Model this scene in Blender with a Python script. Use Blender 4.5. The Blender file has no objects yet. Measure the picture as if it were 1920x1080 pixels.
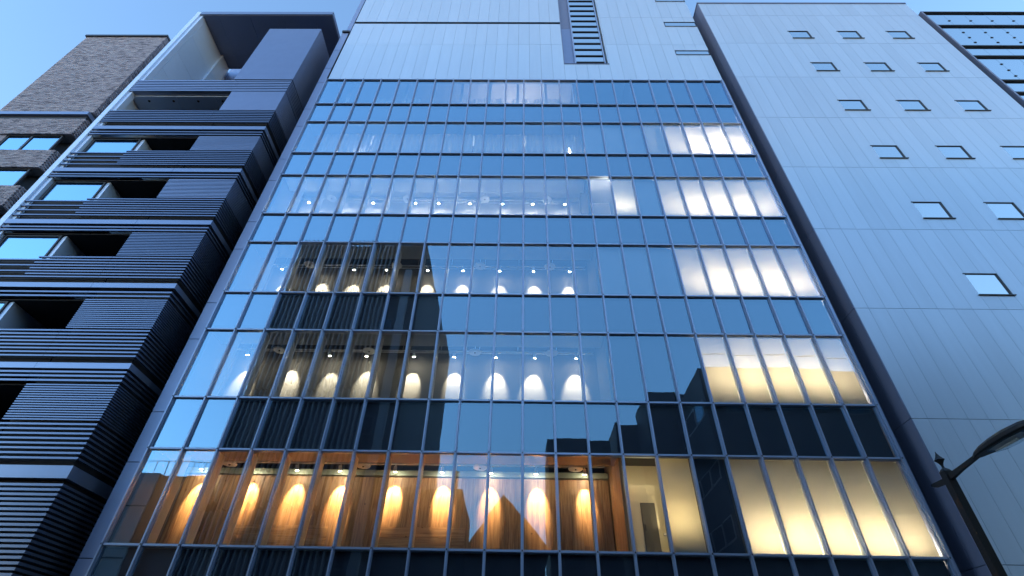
import bpy, math, random
from mathutils import Matrix, Vector
random.seed(7)
S = bpy.context.scene
COL = S.collection
R = math.radians

# ------------------------------------------------------------------ camera
cam_d = bpy.data.cameras.new("camera")
cam = bpy.data.objects.new("camera", cam_d)
COL.objects.link(cam)
S.camera = cam
cam_d.sensor_width = 36.0
cam_d.lens = 961.13 / 1920 * 36
cam_d.clip_start = 0.05
cam_d.clip_end = 3000
yaw, pitch, roll = -0.01911915, 0.69155227, 0.02159752
fw = Vector((math.sin(yaw) * math.cos(pitch), math.cos(yaw) * math.cos(pitch), math.sin(pitch)))
r0 = Vector((math.cos(yaw), -math.sin(yaw), 0))
u0 = r0.cross(fw)
rr = r0 * math.cos(roll) + u0 * math.sin(roll)
uu = u0 * math.cos(roll) - r0 * math.sin(roll)
M = Matrix((rr, uu, -fw)).transposed().to_4x4()
M.translation = Vector((-0.05983, -13.279682, 1.6))
cam.matrix_world = M

# ------------------------------------------------------------------ sky, sun, exposure (dusk)
SUN_EL, SUN_ROT = R(9), R(-138)
W = bpy.data.worlds.new("World")
S.world = W
W.use_nodes = True
nt = W.node_tree
nt.nodes.clear()
wo = nt.nodes.new("ShaderNodeOutputWorld")
bg = nt.nodes.new("ShaderNodeBackground")
sky = nt.nodes.new("ShaderNodeTexSky")
sky.sky_type = 'NISHITA'
sky.sun_disc = False
sky.sun_elevation = SUN_EL
sky.sun_rotation = SUN_ROT
sky.altitude = 0
sky.air_density = 1.0
sky.dust_density = 0.0
sky.ozone_density = 5.0
tint = nt.nodes.new("ShaderNodeMixRGB")          # the photograph's cool white balance
tint.blend_type = 'MULTIPLY'
tint.inputs[0].default_value = 1
tint.inputs[2].default_value = (1.45, .95, 0.71, 1)
nt.links.new(sky.outputs[0], tint.inputs[1])
nt.links.new(tint.outputs[0], bg.inputs[0])
bg.inputs[1].default_value = 0.15
nt.links.new(bg.outputs[0], wo.inputs[0])
sun_d = bpy.data.lights.new("sun", 'SUN')
sun_d.energy = 0.004                               # the sun has all but set
sun_d.angle = R(0.5)
sun_d.color = (1, .9, .78)
sun = bpy.data.objects.new("sun", sun_d)
COL.objects.link(sun)
sd = Vector((math.sin(SUN_ROT) * math.cos(SUN_EL), math.cos(SUN_ROT) * math.cos(SUN_EL), math.sin(SUN_EL)))
sun.rotation_euler = (-sd).to_track_quat('-Z', 'Y').to_euler()
sun.location = (0, 0, 60)
S.view_settings.view_transform = 'Standard'
S.view_settings.look = 'None'
S.view_settings.gamma = 1
S.view_settings.use_curve_mapping = False
S.view_settings.exposure = 2.75
S.render.engine = 'CYCLES'
cy = S.cycles
cy.use_denoising = True
cy.max_bounces = 10
cy.diffuse_bounces = 4
cy.glossy_bounces = 5
cy.transmission_bounces = 8
cy.transparent_max_bounces = 24
cy.sample_clamp_indirect = 6
cy.caustics_reflective = False
cy.caustics_refractive = False

# ------------------------------------------------------------------ materials
def mat(name, col, rough=.5, metal=0.0, spec=.5, var=0.0, noise=0.0, nscale=3.0, bump=0.0, bscale=40.0, stretch=(1, 1, 1)):
    m = bpy.data.materials.new(name)
    m.use_nodes = True
    n = m.node_tree
    b = n.nodes["Principled BSDF"]
    b.inputs["Base Color"].default_value = (*col, 1)
    b.inputs["Roughness"].default_value = rough
    b.inputs["Metallic"].default_value = metal
    b.inputs["Specular IOR Level"].default_value = spec
    if var or noise:
        v = n.nodes.new("ShaderNodeHueSaturation")
        v.inputs["Color"].default_value = (*col, 1)
        oi = n.nodes.new("ShaderNodeObjectInfo")
        tc = n.nodes.new("ShaderNodeTexCoord")
        mp = n.nodes.new("ShaderNodeMapping")
        mp.inputs["Scale"].default_value = stretch
        tn = n.nodes.new("ShaderNodeTexNoise")
        tn.inputs["Scale"].default_value = nscale
        tn.inputs["Detail"].default_value = 5
        n.links.new(tc.outputs["Object"], mp.inputs[0])
        ad = n.nodes.new("ShaderNodeVectorMath")
        ad.operation = 'ADD'
        cm = n.nodes.new("ShaderNodeCombineXYZ")
        ml = n.nodes.new("ShaderNodeMath")
        ml.operation = 'MULTIPLY'
        ml.inputs[1].default_value = 37
        n.links.new(oi.outputs["Random"], ml.inputs[0])
        for i in range(3):
            n.links.new(ml.outputs[0], cm.inputs[i])
        n.links.new(mp.outputs[0], ad.inputs[0])
        n.links.new(cm.outputs[0], ad.inputs[1])
        n.links.new(ad.outputs[0], tn.inputs["Vector"])
        a = n.nodes.new("ShaderNodeMath")
        a.operation = 'MULTIPLY_ADD'
        n.links.new(oi.outputs["Random"], a.inputs[0])
        a.inputs[1].default_value = 2 * var
        a.inputs[2].default_value = 1 - var - noise
        c = n.nodes.new("ShaderNodeMath")
        c.operation = 'MULTIPLY_ADD'
        n.links.new(tn.outputs["Fac"], c.inputs[0])
        c.inputs[1].default_value = 2 * noise
        n.links.new(a.outputs[0], c.inputs[2])
        n.links.new(c.outputs[0], v.inputs["Value"])
        n.links.new(v.outputs[0], b.inputs["Base Color"])
    if bump:
        tc2 = n.nodes.new("ShaderNodeTexCoord")
        mp2 = n.nodes.new("ShaderNodeMapping")
        mp2.inputs["Scale"].default_value = stretch
        t2 = n.nodes.new("ShaderNodeTexNoise")
        t2.inputs["Scale"].default_value = bscale
        bp = n.nodes.new("ShaderNodeBump")
        bp.inputs["Strength"].default_value = bump
        bp.inputs["Distance"].default_value = 0.02
        n.links.new(tc2.outputs["Object"], mp2.inputs[0])
        n.links.new(mp2.outputs[0], t2.inputs["Vector"])
        n.links.new(t2.outputs["Fac"], bp.inputs["Height"])
        n.links.new(bp.outputs[0], b.inputs["Normal"])
    return m

def glass_mat(name, f0, tintc=(.92, .95, .96), wave=.0009, rough=0.0, gtint=(.50, .80, 1), power=1.0):
    m = bpy.data.materials.new(name)
    m.use_nodes = True
    n = m.node_tree
    n.nodes.clear()
    o = n.nodes.new("ShaderNodeOutputMaterial")
    tr = n.nodes.new("ShaderNodeBsdfTransparent")
    tr.inputs[0].default_value = (*tintc, 1)
    gl = n.nodes.new("ShaderNodeBsdfGlossy")
    gl.inputs["Roughness"].default_value = rough
    gl.inputs["Color"].default_value = (*gtint, 1)
    lw = n.nodes.new("ShaderNodeLayerWeight")
    lw.inputs["Blend"].default_value = .5
    pw = n.nodes.new("ShaderNodeMath")
    pw.operation = 'POWER'
    pw.inputs[1].default_value = power
    n.links.new(lw.outputs["Facing"], pw.inputs[0])
    ma = n.nodes.new("ShaderNodeMath")
    ma.operation = 'MULTIPLY_ADD'
    ma.inputs[1].default_value = 1 - f0
    ma.inputs[2].default_value = f0
    n.links.new(pw.outputs[0], ma.inputs[0])
    mx = n.nodes.new("ShaderNodeMixShader")
    geo = n.nodes.new("ShaderNodeNewGeometry")       # the reflecting coat is on the outer faces only
    fr = n.nodes.new("ShaderNodeMath")
    fr.operation = 'SUBTRACT'
    fr.inputs[0].default_value = 1
    n.links.new(geo.outputs["Backfacing"], fr.inputs[1])
    fm = n.nodes.new("ShaderNodeMath")
    fm.operation = 'MULTIPLY'
    n.links.new(ma.outputs[0], fm.inputs[0])
    n.links.new(fr.outputs[0], fm.inputs[1])
    n.links.new(fm.outputs[0], mx.inputs[0])
    n.links.new(tr.outputs[0], mx.inputs[1])
    n.links.new(gl.outputs[0], mx.inputs[2])
    n.links.new(mx.outputs[0], o.inputs[0])
    if wave:                                       # roller wave of tempered glass
        tc = n.nodes.new("ShaderNodeTexCoord")
        oi = n.nodes.new("ShaderNodeObjectInfo")
        ad = n.nodes.new("ShaderNodeVectorMath")
        ad.operation = 'ADD'
        tn = n.nodes.new("ShaderNodeTexNoise")
        tn.inputs["Scale"].default_value = 1.6
        tn.inputs["Detail"].default_value = 1
        bp = n.nodes.new("ShaderNodeBump")
        bp.inputs["Strength"].default_value = 1
        bp.inputs["Distance"].default_value = wave
        n.links.new(tc.outputs["Object"], ad.inputs[0])
        n.links.new(oi.outputs["Location"], ad.inputs[1])
        n.links.new(ad.outputs[0], tn.inputs["Vector"])
        n.links.new(tn.outputs["Fac"], bp.inputs["Height"])
        n.links.new(bp.outputs[0], gl.inputs["Normal"])
    return m

def emit_mat(name, col, s):
    m = bpy.data.materials.new(name)
    m.use_nodes = True
    n = m.node_tree
    n.nodes.clear()
    o = n.nodes.new("ShaderNodeOutputMaterial")
    e = n.nodes.new("ShaderNodeEmission")
    e.inputs[0].default_value = (*col, 1)
    e.inputs[1].default_value = s
    n.links.new(e.outputs[0], o.inputs[0])
    return m

def blind_mat(name, col):
    m = bpy.data.materials.new(name)
    m.use_nodes = True
    n = m.node_tree
    n.nodes.clear()
    o = n.nodes.new("ShaderNodeOutputMaterial")
    d = n.nodes.new("ShaderNodeBsdfDiffuse")
    t = n.nodes.new("ShaderNodeBsdfTranslucent")
    tc = n.nodes.new("ShaderNodeTexCoord")
    mp = n.nodes.new("ShaderNodeMapping")
    mp.inputs["Scale"].default_value = (60, 60, 260)
    tn = n.nodes.new("ShaderNodeTexNoise")
    tn.inputs["Scale"].default_value = 1
    cr = n.nodes.new("ShaderNodeMixRGB")
    cr.inputs[1].default_value = (*[c * .93 for c in col], 1)
    cr.inputs[2].default_value = (*col, 1)
    n.links.new(tc.outputs["Object"], mp.inputs[0])
    n.links.new(mp.outputs[0], tn.inputs["Vector"])
    n.links.new(tn.outputs["Fac"], cr.inputs[0])
    n.links.new(cr.outputs[0], d.inputs[0])
    n.links.new(cr.outputs[0], t.inputs[0])
    mx = n.nodes.new("ShaderNodeMixShader")
    mx.inputs[0].default_value = .55
    n.links.new(d.outputs[0], mx.inputs[1])
    n.links.new(t.outputs[0], mx.inputs[2])
    n.links.new(mx.outputs[0], o.inputs[0])
    return m

def wood_mat(name, dark, light, axis):
    m = bpy.data.materials.new(name)
    m.use_nodes = True
    n = m.node_tree
    b = n.nodes["Principled BSDF"]
    b.inputs["Roughness"].default_value = .55
    tc = n.nodes.new("ShaderNodeTexCoord")
    oi = n.nodes.new("ShaderNodeObjectInfo")
    ml = n.nodes.new("ShaderNodeMath")
    ml.operation = 'MULTIPLY'
    ml.inputs[1].default_value = 53
    n.links.new(oi.outputs["Random"], ml.inputs[0])
    cm = n.nodes.new("ShaderNodeCombineXYZ")
    for i in range(3):
        n.links.new(ml.outputs[0], cm.inputs[i])
    ad = n.nodes.new("ShaderNodeVectorMath")
    ad.operation = 'ADD'
    n.links.new(tc.outputs["Object"], ad.inputs[0])
    n.links.new(cm.outputs[0], ad.inputs[1])
    mp = n.nodes.new("ShaderNodeMapping")
    mp.inputs["Scale"].default_value = (14, 14, .9) if axis == 'Z' else (.9, 14, 14)
    n.links.new(ad.outputs[0], mp.inputs[0])
    tn = n.nodes.new("ShaderNodeTexNoise")
    tn.inputs["Scale"].default_value = 1.2
    tn.inputs["Detail"].default_value = 6
    tn.inputs["Distortion"].default_value = 1.2
    n.links.new(mp.outputs[0], tn.inputs["Vector"])
    rp = n.nodes.new("ShaderNodeValToRGB")
    rp.color_ramp.elements[0].position = .3
    rp.color_ramp.elements[0].color = (*dark, 1)
    rp.color_ramp.elements[1].position = .7
    rp.color_ramp.elements[1].color = (*light, 1)
    n.links.new(tn.outputs["Fac"], rp.inputs[0])
    # knots
    vo = n.nodes.new("ShaderNodeTexVoronoi")
    vo.inputs["Scale"].default_value = 2.3
    n.links.new(ad.outputs[0], vo.inputs["Vector"])
    kr = n.nodes.new("ShaderNodeValToRGB")
    kr.color_ramp.elements[0].position = .03
    kr.color_ramp.elements[0].color = (.25, .2, .15, 1)
    kr.color_ramp.elements[1].position = .075
    kr.color_ramp.elements[1].color = (1, 1, 1, 1)
    n.links.new(vo.outputs["Distance"], kr.inputs[0])
    mm = n.nodes.new("ShaderNodeMixRGB")
    mm.blend_type = 'MULTIPLY'
    mm.inputs[0].default_value = 1
    n.links.new(rp.outputs[0], mm.inputs[1])
    n.links.new(kr.outputs[0], mm.inputs[2])
    hs = n.nodes.new("ShaderNodeHueSaturation")
    mv = n.nodes.new("ShaderNodeMath")
    mv.operation = 'MULTIPLY_ADD'
    mv.inputs[1].default_value = .5
    mv.inputs[2].default_value = .75
    n.links.new(oi.outputs["Random"], mv.inputs[0])
    n.links.new(mv.outputs[0], hs.inputs["Value"])
    n.links.new(mm.outputs[0], hs.inputs["Color"])
    n.links.new(hs.outputs[0], b.inputs["Base Color"])
    return m

def brick_mat():
    m = mat("brick_face", (.16, .115, .10), rough=.85, noise=.35, nscale=30, bump=.6, bscale=60)
    n = m.node_tree
    g = n.nodes.new("ShaderNodeNewGeometry")
    hs = [x for x in n.nodes if x.type == 'HUE_SAT'][0]
    rp = n.nodes.new("ShaderNodeValToRGB")
    rp.color_ramp.interpolation = 'CONSTANT'
    els = rp.color_ramp.elements
    els[0].color = (.32, .285, .31, 1)
    els[1].position = .35
    els[1].color = (.38, .335, .36, 1)
    for p, c in ((.6, (.26, .225, .245)), (.75, (.43, .38, .40)), (.9, (.18, .16, .18))):
        e = els.new(p)
        e.color = (*c, 1)
    n.links.new(g.outputs["Random Per Island"], rp.inputs[0])
    n.links.new(rp.outputs[0], hs.inputs["Color"])
    return m

MT = dict(
    panel=mat("silver_panel", (.58, .65, .72), .38, .55, var=.03, noise=.05, nscale=.8, bump=.03, bscale=3, stretch=(7, 7, .6)),
    panel2=mat("pale_metal_panel", (.55, .62, .70), .36, .5, var=.035, noise=.055, nscale=.8, bump=.03, bscale=3, stretch=(7, 7, .6)),
    side=mat("grey_side_panel", (.19, .21, .30), .45, .3, var=.05, noise=.04),
    joint=mat("dark_joint", (.03, .03, .035), .8),
    alu=mat("grey_aluminium", (.34, .40, .53), .38, .6, noise=.05),
    alud=mat("dark_gasket", (.02, .022, .03), .6),
    trim=mat("edge_trim_metal", (.27, .32, .46), .42, .5, var=.04, noise=.05, nscale=1),
    spback=mat("spandrel_board", (.045, .05, .075), .6, noise=.05),
    pblind=mat("grey_backing_panel", (.30, .33, .36), .7, noise=.05),
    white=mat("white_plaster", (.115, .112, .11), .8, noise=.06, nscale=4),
    cream=mat("cream_wall", (.68, .62, .48), .7, noise=.04),
    conc=mat("grey_concrete", (.34, .33, .32), .85, noise=.15, nscale=3),
    soff=mat("soffit_board", (.45, .37, .30), .7, noise=.06),
    ceil=mat("dark_ceiling", (.08, .08, .085), .9, noise=.1),
    beam=mat("primed_beam", (.33, .36, .27), .6, noise=.1),
    lampw=mat("white_lamp_body", (.7, .7, .7), .4),
    finw=mat("pale_fin_board", (.74, .60, .42), .55, noise=.08, stretch=(8, 8, 1)),
    fing=mat("pale_grey_fin", (.45, .46, .47), .55, noise=.05),
    dark=mat("bronze_louvre", (.155, .185, .265), .36, .8, noise=.08, nscale=2),
    darkb=mat("dark_core", (.012, .012, .016), .8),
    frame=mat("frame_panel", (.62, .75, .95), .4, .15, var=.03, noise=.04),
    fasc=mat("fascia_metal", (.22, .26, .36), .36, .7, noise=.06),
    boxm=mat("ribbed_metal", (.27, .31, .43), .38, .7, noise=.06),
    wdark=mat("window_frame_dark", (.03, .03, .035), .45),
    brick=brick_mat(),
    mortar=mat("mortar", (.11, .10, .10), .9, noise=.2, nscale=20),
    lamp=mat("brown_black_paint", (.014, .010, .009), .5, .2, noise=.25, nscale=12, bump=.15, bscale=60),
    chrome=mat("lamp_reflector", (.65, .65, .65), .2, 1),
    asph=mat("asphalt", (.05, .05, .052), .9, noise=.25, nscale=8, bump=.4, bscale=80),
    pave=mat("pavement_slabs", (.24, .23, .22), .85, noise=.15, nscale=5),
    paint=mat("road_paint", (.78, .78, .76), .7, noise=.15, nscale=10),
    twr=mat("dark_tower_wall", (.016, .018, .022), .75, noise=.2, nscale=.5),
    twf=mat("grey_tower_fin", (.34, .35, .38), .5, .2, noise=.1),
    navy=mat("dark_block_wall", (.022, .025, .03), .8, noise=.2, nscale=.5),
    palew=mat("pale_tile_wall", (.46, .46, .50), .8, noise=.15, nscale=1),
    redw=mat("reddish_tile_wall", (.22, .075, .04), .8, noise=.15, nscale=1),
    roofm=mat("roof_sheet", (.03, .028, .028), .7, noise=.2),
    curt=blind_mat("curtain_cloth", (.72, .70, .68)),
    blindw=blind_mat("blind_cloth", (.80, .76, .66)),
)
GL = glass_mat("curtain_wall_glass", .10)
GLS = glass_mat("spandrel_glass", .10)
GLW = glass_mat("window_glass", .28, (.55, .6, .65), .001)
GLF = glass_mat("far_tower_glass", .62, (.5, .55, .6), .0006, 0, (.95, 1, 1))
GLO = glass_mat("block_window_glass", .05, (.5, .5, .5), 0, power=5)
LENS = glass_mat("lamp_lens_glass", .04, (.85, .87, .87), 0, power=5)
MT['wz'] = wood_mat("cedar_board_upright", (.24, .115, .05), (.56, .33, .16), 'Z')
MT['wx'] = wood_mat("cedar_board_level", (.27, .13, .06), (.60, .36, .18), 'X')

# ------------------------------------------------------------------ builders
class MB:
    def __init__(s):
        s.v, s.f = [], []

    def box(s, x0, x1, y0, y1, z0, z1):
        i = len(s.v)
        s.v += [(x0, y0, z0), (x1, y0, z0), (x1, y1, z0), (x0, y1, z0), (x0, y0, z1), (x1, y0, z1), (x1, y1, z1), (x0, y1, z1)]
        s.f += [tuple(i + k for k in q) for q in ((0, 3, 2, 1), (4, 5, 6, 7), (0, 1, 5, 4), (1, 2, 6, 5), (2, 3, 7, 6), (3, 0, 4, 7))]
        return s

    def prism(s, poly, z0, z1):                   # plan polygon, counter-clockwise
        i, n = len(s.v), len(poly)
        s.v += [(x, y, z0) for x, y in poly] + [(x, y, z1) for x, y in poly]
        s.f.append(tuple(i + k for k in reversed(range(n))))
        s.f.append(tuple(i + n + k for k in range(n)))
        for k in range(n):
            j = (k + 1) % n
            s.f.append((i + k, i + j, i + n + j, i + n + k))
        return s

    def loft(s, rings):
        i, n = len(s.v), len(rings[0])
        for r in rings:
            s.v += r
        for a in range(len(rings) - 1):
            for k in range(n):
                j = (k + 1) % n
                s.f.append((i + a * n + k, i + a * n + j, i + (a + 1) * n + j, i + (a + 1) * n + k))
        s.f.append(tuple(i + k for k in reversed(range(n))))
        s.f.append(tuple(i + (len(rings) - 1) * n + k for k in range(n)))
        return s

    def cyl(s, a, b, r0, r1=None, n=14):
        a, b = Vector(a), Vector(b)
        r1 = r0 if r1 is None else r1
        d = (b - a).normalized()
        p = d.orthogonal().normalized()
        q = d.cross(p)
        mk = lambda c, r: [tuple(c + p * (r * math.cos(2 * math.pi * k / n)) + q * (r * math.sin(2 * math.pi * k / n))) for k in range(n)]
        return s.loft([mk(a, r0), mk(b, r1)])

    def mesh(s, name, m):
        me = bpy.data.meshes.new(name)
        me.from_pydata(s.v, [], s.f)
        me.update()
        me.materials.append(m)
        return me

def link(name, me, parent=None, loc=(0, 0, 0), rot=None):
    o = bpy.data.objects.new(name, me)
    COL.objects.link(o)
    if parent is not None:
        o.parent = parent
        loc = tuple(loc[i] - parent.location[i] for i in range(3))
    o.location = loc
    if rot:
        o.rotation_euler = rot
    return o

def thing(name, label, cat, loc=(0, 0, 0), group=None):
    o = bpy.data.objects.new(name, None)
    COL.objects.link(o)
    o.location = loc
    o.empty_display_size = .3
    o['label'] = label
    o['category'] = cat
    if group:
        o['group'] = group
    return o

def tag(o, label, cat, group=None):
    o['label'] = label
    o['category'] = cat
    if group:
        o['group'] = group
    return o

CACHE = {}
def bx(name, m, parent, x0, x1, y0, y1, z0, z1, rot=None, stuff=False):
    """a box part, centred on its own origin; alike boxes share one mesh"""
    dx, dy, dz = (round(abs(v), 4) for v in (x1 - x0, y1 - y0, z1 - z0))
    key = (dx, dy, dz, m.name)
    if key not in CACHE:
        CACHE[key] = MB().box(-dx / 2, dx / 2, -dy / 2, dy / 2, -dz / 2, dz / 2).mesh(name, m)
    o = link(name, CACHE[key], parent, ((x0 + x1) / 2, (y0 + y1) / 2, (z0 + z1) / 2), rot)
    if stuff:
        o['kind'] = 'stuff'
    return o

def sub(name, m, part, x0, x1, y0, y1, z0, z1):
    """a box sub-part under a part (world coordinates)"""
    dx, dy, dz = (round(abs(v), 4) for v in (x1 - x0, y1 - y0, z1 - z0))
    key = (dx, dy, dz, m.name)
    if key not in CACHE:
        CACHE[key] = MB().box(-dx / 2, dx / 2, -dy / 2, dy / 2, -dz / 2, dz / 2).mesh(name, m)
    o = bpy.data.objects.new(name, CACHE[key])
    COL.objects.link(o)
    o.parent = part
    w = part.location + part.parent.location
    o.location = Vector(((x0 + x1) / 2, (y0 + y1) / 2, (z0 + z1) / 2)) - w
    return o

def put(name, mb, m, parent, stuff=False):
    o = link(name, mb.mesh(name, m), parent)
    if stuff:
        o['kind'] = 'stuff'
    return o

def struct(name, o):
    o['kind'] = 'structure'
    return o

# ------------------------------------------------------------------ ground
for nm, m, b in (("ground", MT['asph'], (-400, 400, -400, 400, -.5, -.012)),
                 ("road", MT['asph'], (-200, 200, -11.9, -6.35, -.4, 0.0)),
                 ("pavement", MT['pave'], (-200, 200, -6.2, 20, -.4, .13)),
                 ("pavement", MT['pave'], (-200, 200, -40, -12.05, -.4, .13)),
                 ("kerb", MT['conc'], (-200, 200, -6.35, -6.2, -.4, .14)),
                 ("kerb", MT['conc'], (-200, 200, -12.05, -11.9, -.4, .14))):
    struct(nm, bx(nm, m, None, *b))
for i in range(-8, 9):
    struct("lane_marking", bx("lane_marking", MT['paint'], None, i * 5 - 1.2, i * 5 + 1.2, -9.2, -9.06, .002, .005))

# ================================================================== office building with the glass curtain wall
XK = [-9.94, -9.0, -8.07, -7.16, -6.24, -5.32, -4.41, -3.50, -2.61, -1.72, -.83, .06, .94, 1.83, 2.71, 3.60, 4.50, 5.42, 6.34, 7.25, 8.15, 9.06, 9.98]
ZB = [4.53, 8.41, 12.29, 16.17, 20.05, 23.95]          # sills of storeys 2 to 7
ZT = [6.89, 10.77, 14.65, 18.53, 22.43, 26.22]
OB = thing("office_building", "tall glass fronted office building with lit rooms and silver panels above", "building", (0, 3, 0))
# body behind the rooms
bx("core_wall", MT['conc'], OB, -9.9, 9.98, 6.0, 16, 0, 40.9)
bx("side_wall", MT['side'], OB, -10.3, -9.99, .35, 16, 0, 40.9)
bx("side_wall", MT['side'], OB, 9.99, 10.10, .02, 16, 0, 40.9)
bx("roof_slab", MT['conc'], OB, -9.98, 9.98, .2, 6.0, 40.5, 40.9)
PT = .05                                                # half mullion
# mullions: a cap standing proud and a wider flange behind
mm = MB().box(-.02, .02, -.085, -.002, -11.6, 11.62).box(-.036, .036, -.002, .06, -11.6, 11.62)
mme = mm.mesh("mullion", MT['alu'])
for x in XK:
    link("mullion", mme, OB, (x, 0, 14.62))
trows = [2.99] + [z for p in zip(ZB, ZT) for z in p]
tcell = {}
for z in trows:
    mb = MB()
    for k in range(22):
        mb.box(XK[k] + .0375, XK[k + 1] - .0375, -.06, -.004, z - .024, z + .024)
        mb.box(XK[k] + .0375, XK[k + 1] - .0375, -.0035, .055, z - .037, z + .037)
    put("transom", mb, MT['alu'], OB)
gk = MB()
for z in trows:                                         # dark screw caps at the crossings
    for x in XK:
        gk.box(x - .014, x + .014, -.0885, -.0855, z - .02, z + .02)
o = put("cap_screw", gk, MT['alud'], OB, True)
# panes
def pane(k, z0, z1, m, name):
    w = .0016
    return bx(name, m, OB, XK[k] + .039, XK[k + 1] - .039, .012, .026, z0 + .04, z1 - .04,
              rot=(random.gauss(0, w), 0, random.gauss(0, w)))
for i in range(6):
    for k in range(22):
        pane(k, ZB[i], ZT[i], GL, "window_pane")
for i in range(6):
    z0 = 2.99 if i == 0 else ZT[i - 1]
    for k in range(22):
        pane(k, z0, ZB[i], GLS, "spandrel_pane")
    bx("spandrel_board", MT['spback'], OB, -9.9, 9.94, .125, .155, (z0 + .04) if i else 2.96, ZB[i] - .04)
# ground floor
for a in range(11):
    bx("shop_pane", GLW, OB, XK[2 * a] + .05, XK[2 * a + 2] - .05, .012, .03, .25, 2.94)
bx("shop_wall", MT['ceil'], OB, -9.9, 9.94, 3.0, 3.2, .13, 2.9)
bx("plinth", MT['conc'], OB, -9.98, 9.98, -.04, .3, .1, .24)

# storeys
PX = 2.665                                              # partition between gallery and stair
for i in range(6):
    zb = ZB[i]
    bx("floor_slab", MT['lampw'] if i > 3 else MT['ceil'], OB, -9.9, 9.94, .17, 5.98, zb - .52, zb - .16)
    zc = (ZB[i + 1] - .52) if i < 5 else 27.3
    bx("window_sill", MT['fing'], OB, -9.9, 9.94, .056, .168, zb - .036, zb + .012)
    bx("window_head", MT['fing'], OB, -9.9, 9.94, .056, .168, ZT[i] - .006, ZT[i] + .036)
    if i < 5:
        bx("soffit", MT['soff'] if i == 0 else (MT['lampw'] if i == 3 else MT['pblind']), OB, -9.88, PX - .06, .17, .74 if i == 4 else .86, ZT[i] + .03, zc)
    wm = MT['ceil'] if i == 0 else (MT['lampw'] if i == 3 else MT['white'])
    bx("gallery_wall", wm, OB, -9.88, PX - .06, 1.96 if i else 2.5, 2.1 if i else 2.6, zb - .16, zc)
    bx("end_wall", MT['white'], OB, -9.9, -9.86, .17, 3, zb - .16, zc)
    bx("partition_wall", MT['wz'] if i == 0 else MT['white'], OB, PX - .05, PX + .02, .17, 5.9, zb - .16, zc)
    bx("stair_wall", MT['cream'] if i == 0 else MT['white'], OB, PX + .03, 9.94, 3.4, 3.5, zb - .16, zc)
    bx("partition_wall", MT['white'], OB, 5.39, 5.44, .19, 3.39, zb - .16, zc)
    # fins behind the mullions
    for k in range(23):
        if 0 < k < 22 and i < 4 and k not in (14, 17):
            bx("fin_board", MT['finw'] if (i == 0 and k < 14) else MT['fing'], OB, XK[k] - .02, XK[k] + .02, .07, .16 if k > 14 else .42, zb + .05, ZT[i] - .05)
bx("ceiling_slab", MT['lampw'], OB, -9.9, 9.94, .17, 5.98, 27.3, 27.6)

# second storey: cedar boards
xb = -9.84
n = 0
while xb < PX - .1:
    w = random.choice((.24, .28, .3, .32, .36))
    x1 = min(xb + w, PX - .08)
    low = (-7.95 < xb < -5.75) or (-3.9 < xb < -1.9)
    bx("wall_board", MT['wz'], OB, xb + .003, x1 - .003, 1.86 + random.uniform(0, .008), 1.95, ZB[0] + (.98 if low else -.1), ZB[0] + 2.34)
    xb = x1
for xa, xe in ((-8.2, -5.5), (-4.1, -1.7)):
    zz = ZB[0] - .1
    while zz < ZB[0] + .9:
        h = .27
        bx("wall_board", MT['wx'], OB, xa + .05, xe + .2, 1.845 + random.uniform(0, .006), 1.95, zz + .004, zz + h - .004)
        zz += h
bx("steel_beam", MT['beam'], OB, -9.84, PX - .08, 1.78, 1.98, ZB[0] + 2.36, ZB[0] + 2.52)
mb = MB()
for i in range(4):                                      # tracks and conduits under the ceilings
    zb = ZB[i]
    t = MB().box(-9.7, 2.45, 1.43, 1.47, zb + 2.56, zb + 2.6)
    put("lighting_track", t, MT['lampw'], OB)
    t = MB().cyl((-9.7, 1.15, zb + 2.72), (2.5, 1.15, zb + 2.72), .02, n=8).cyl((-9.7, 1.68, zb + 2.66), (2.5, 1.68, zb + 2.66), .014, n=8)
    put("conduit", t, MT['lampw'], OB)
    hz = MB()
    x = -9.2
    while x < 2.4:
        hz.cyl((x, 1.45, zb + 2.6), (x + .02, 1.45, zb + 3.3), .008, n=6)
        hz.cyl((x + .4, 1.15, zb + 2.72), (x + .62, 1.3, zb + 3.3), .006, n=6)
        x += 1.3
    put("hanger_rod", hz, MT['lampw'], OB)

# stair rooms: low partition, door, backing panels
for i in (0, 3):
    zb = ZB[i]
    pw = bx("room_partition", MT['cream'] if i == 0 else MT['white'], OB, PX + .06, 3.66, 1.0, 1.06, zb - .16, zb + 1.92)
    if i == 0:
        d = bx("door", MT['white'], OB, 3.22, 3.60, .965, .998, zb - .16, zb + 1.45)
        sub("handle", MT['alud'], d, 3.26, 3.28, .93, .963, zb + .75, zb + .9)
for i in range(6):
    for k in range(14, 17):
        if (i == 0 and k != 16) or (i == 3 and k != 16) or i == 5:
            continue
        bx("backing_panel", MT['spback'] if i < 2 else MT['pblind'], OB, XK[k] + .03, XK[k + 1] - .03, .2, .23, ZB[i] - .1, ZT[i] + .1)

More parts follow.
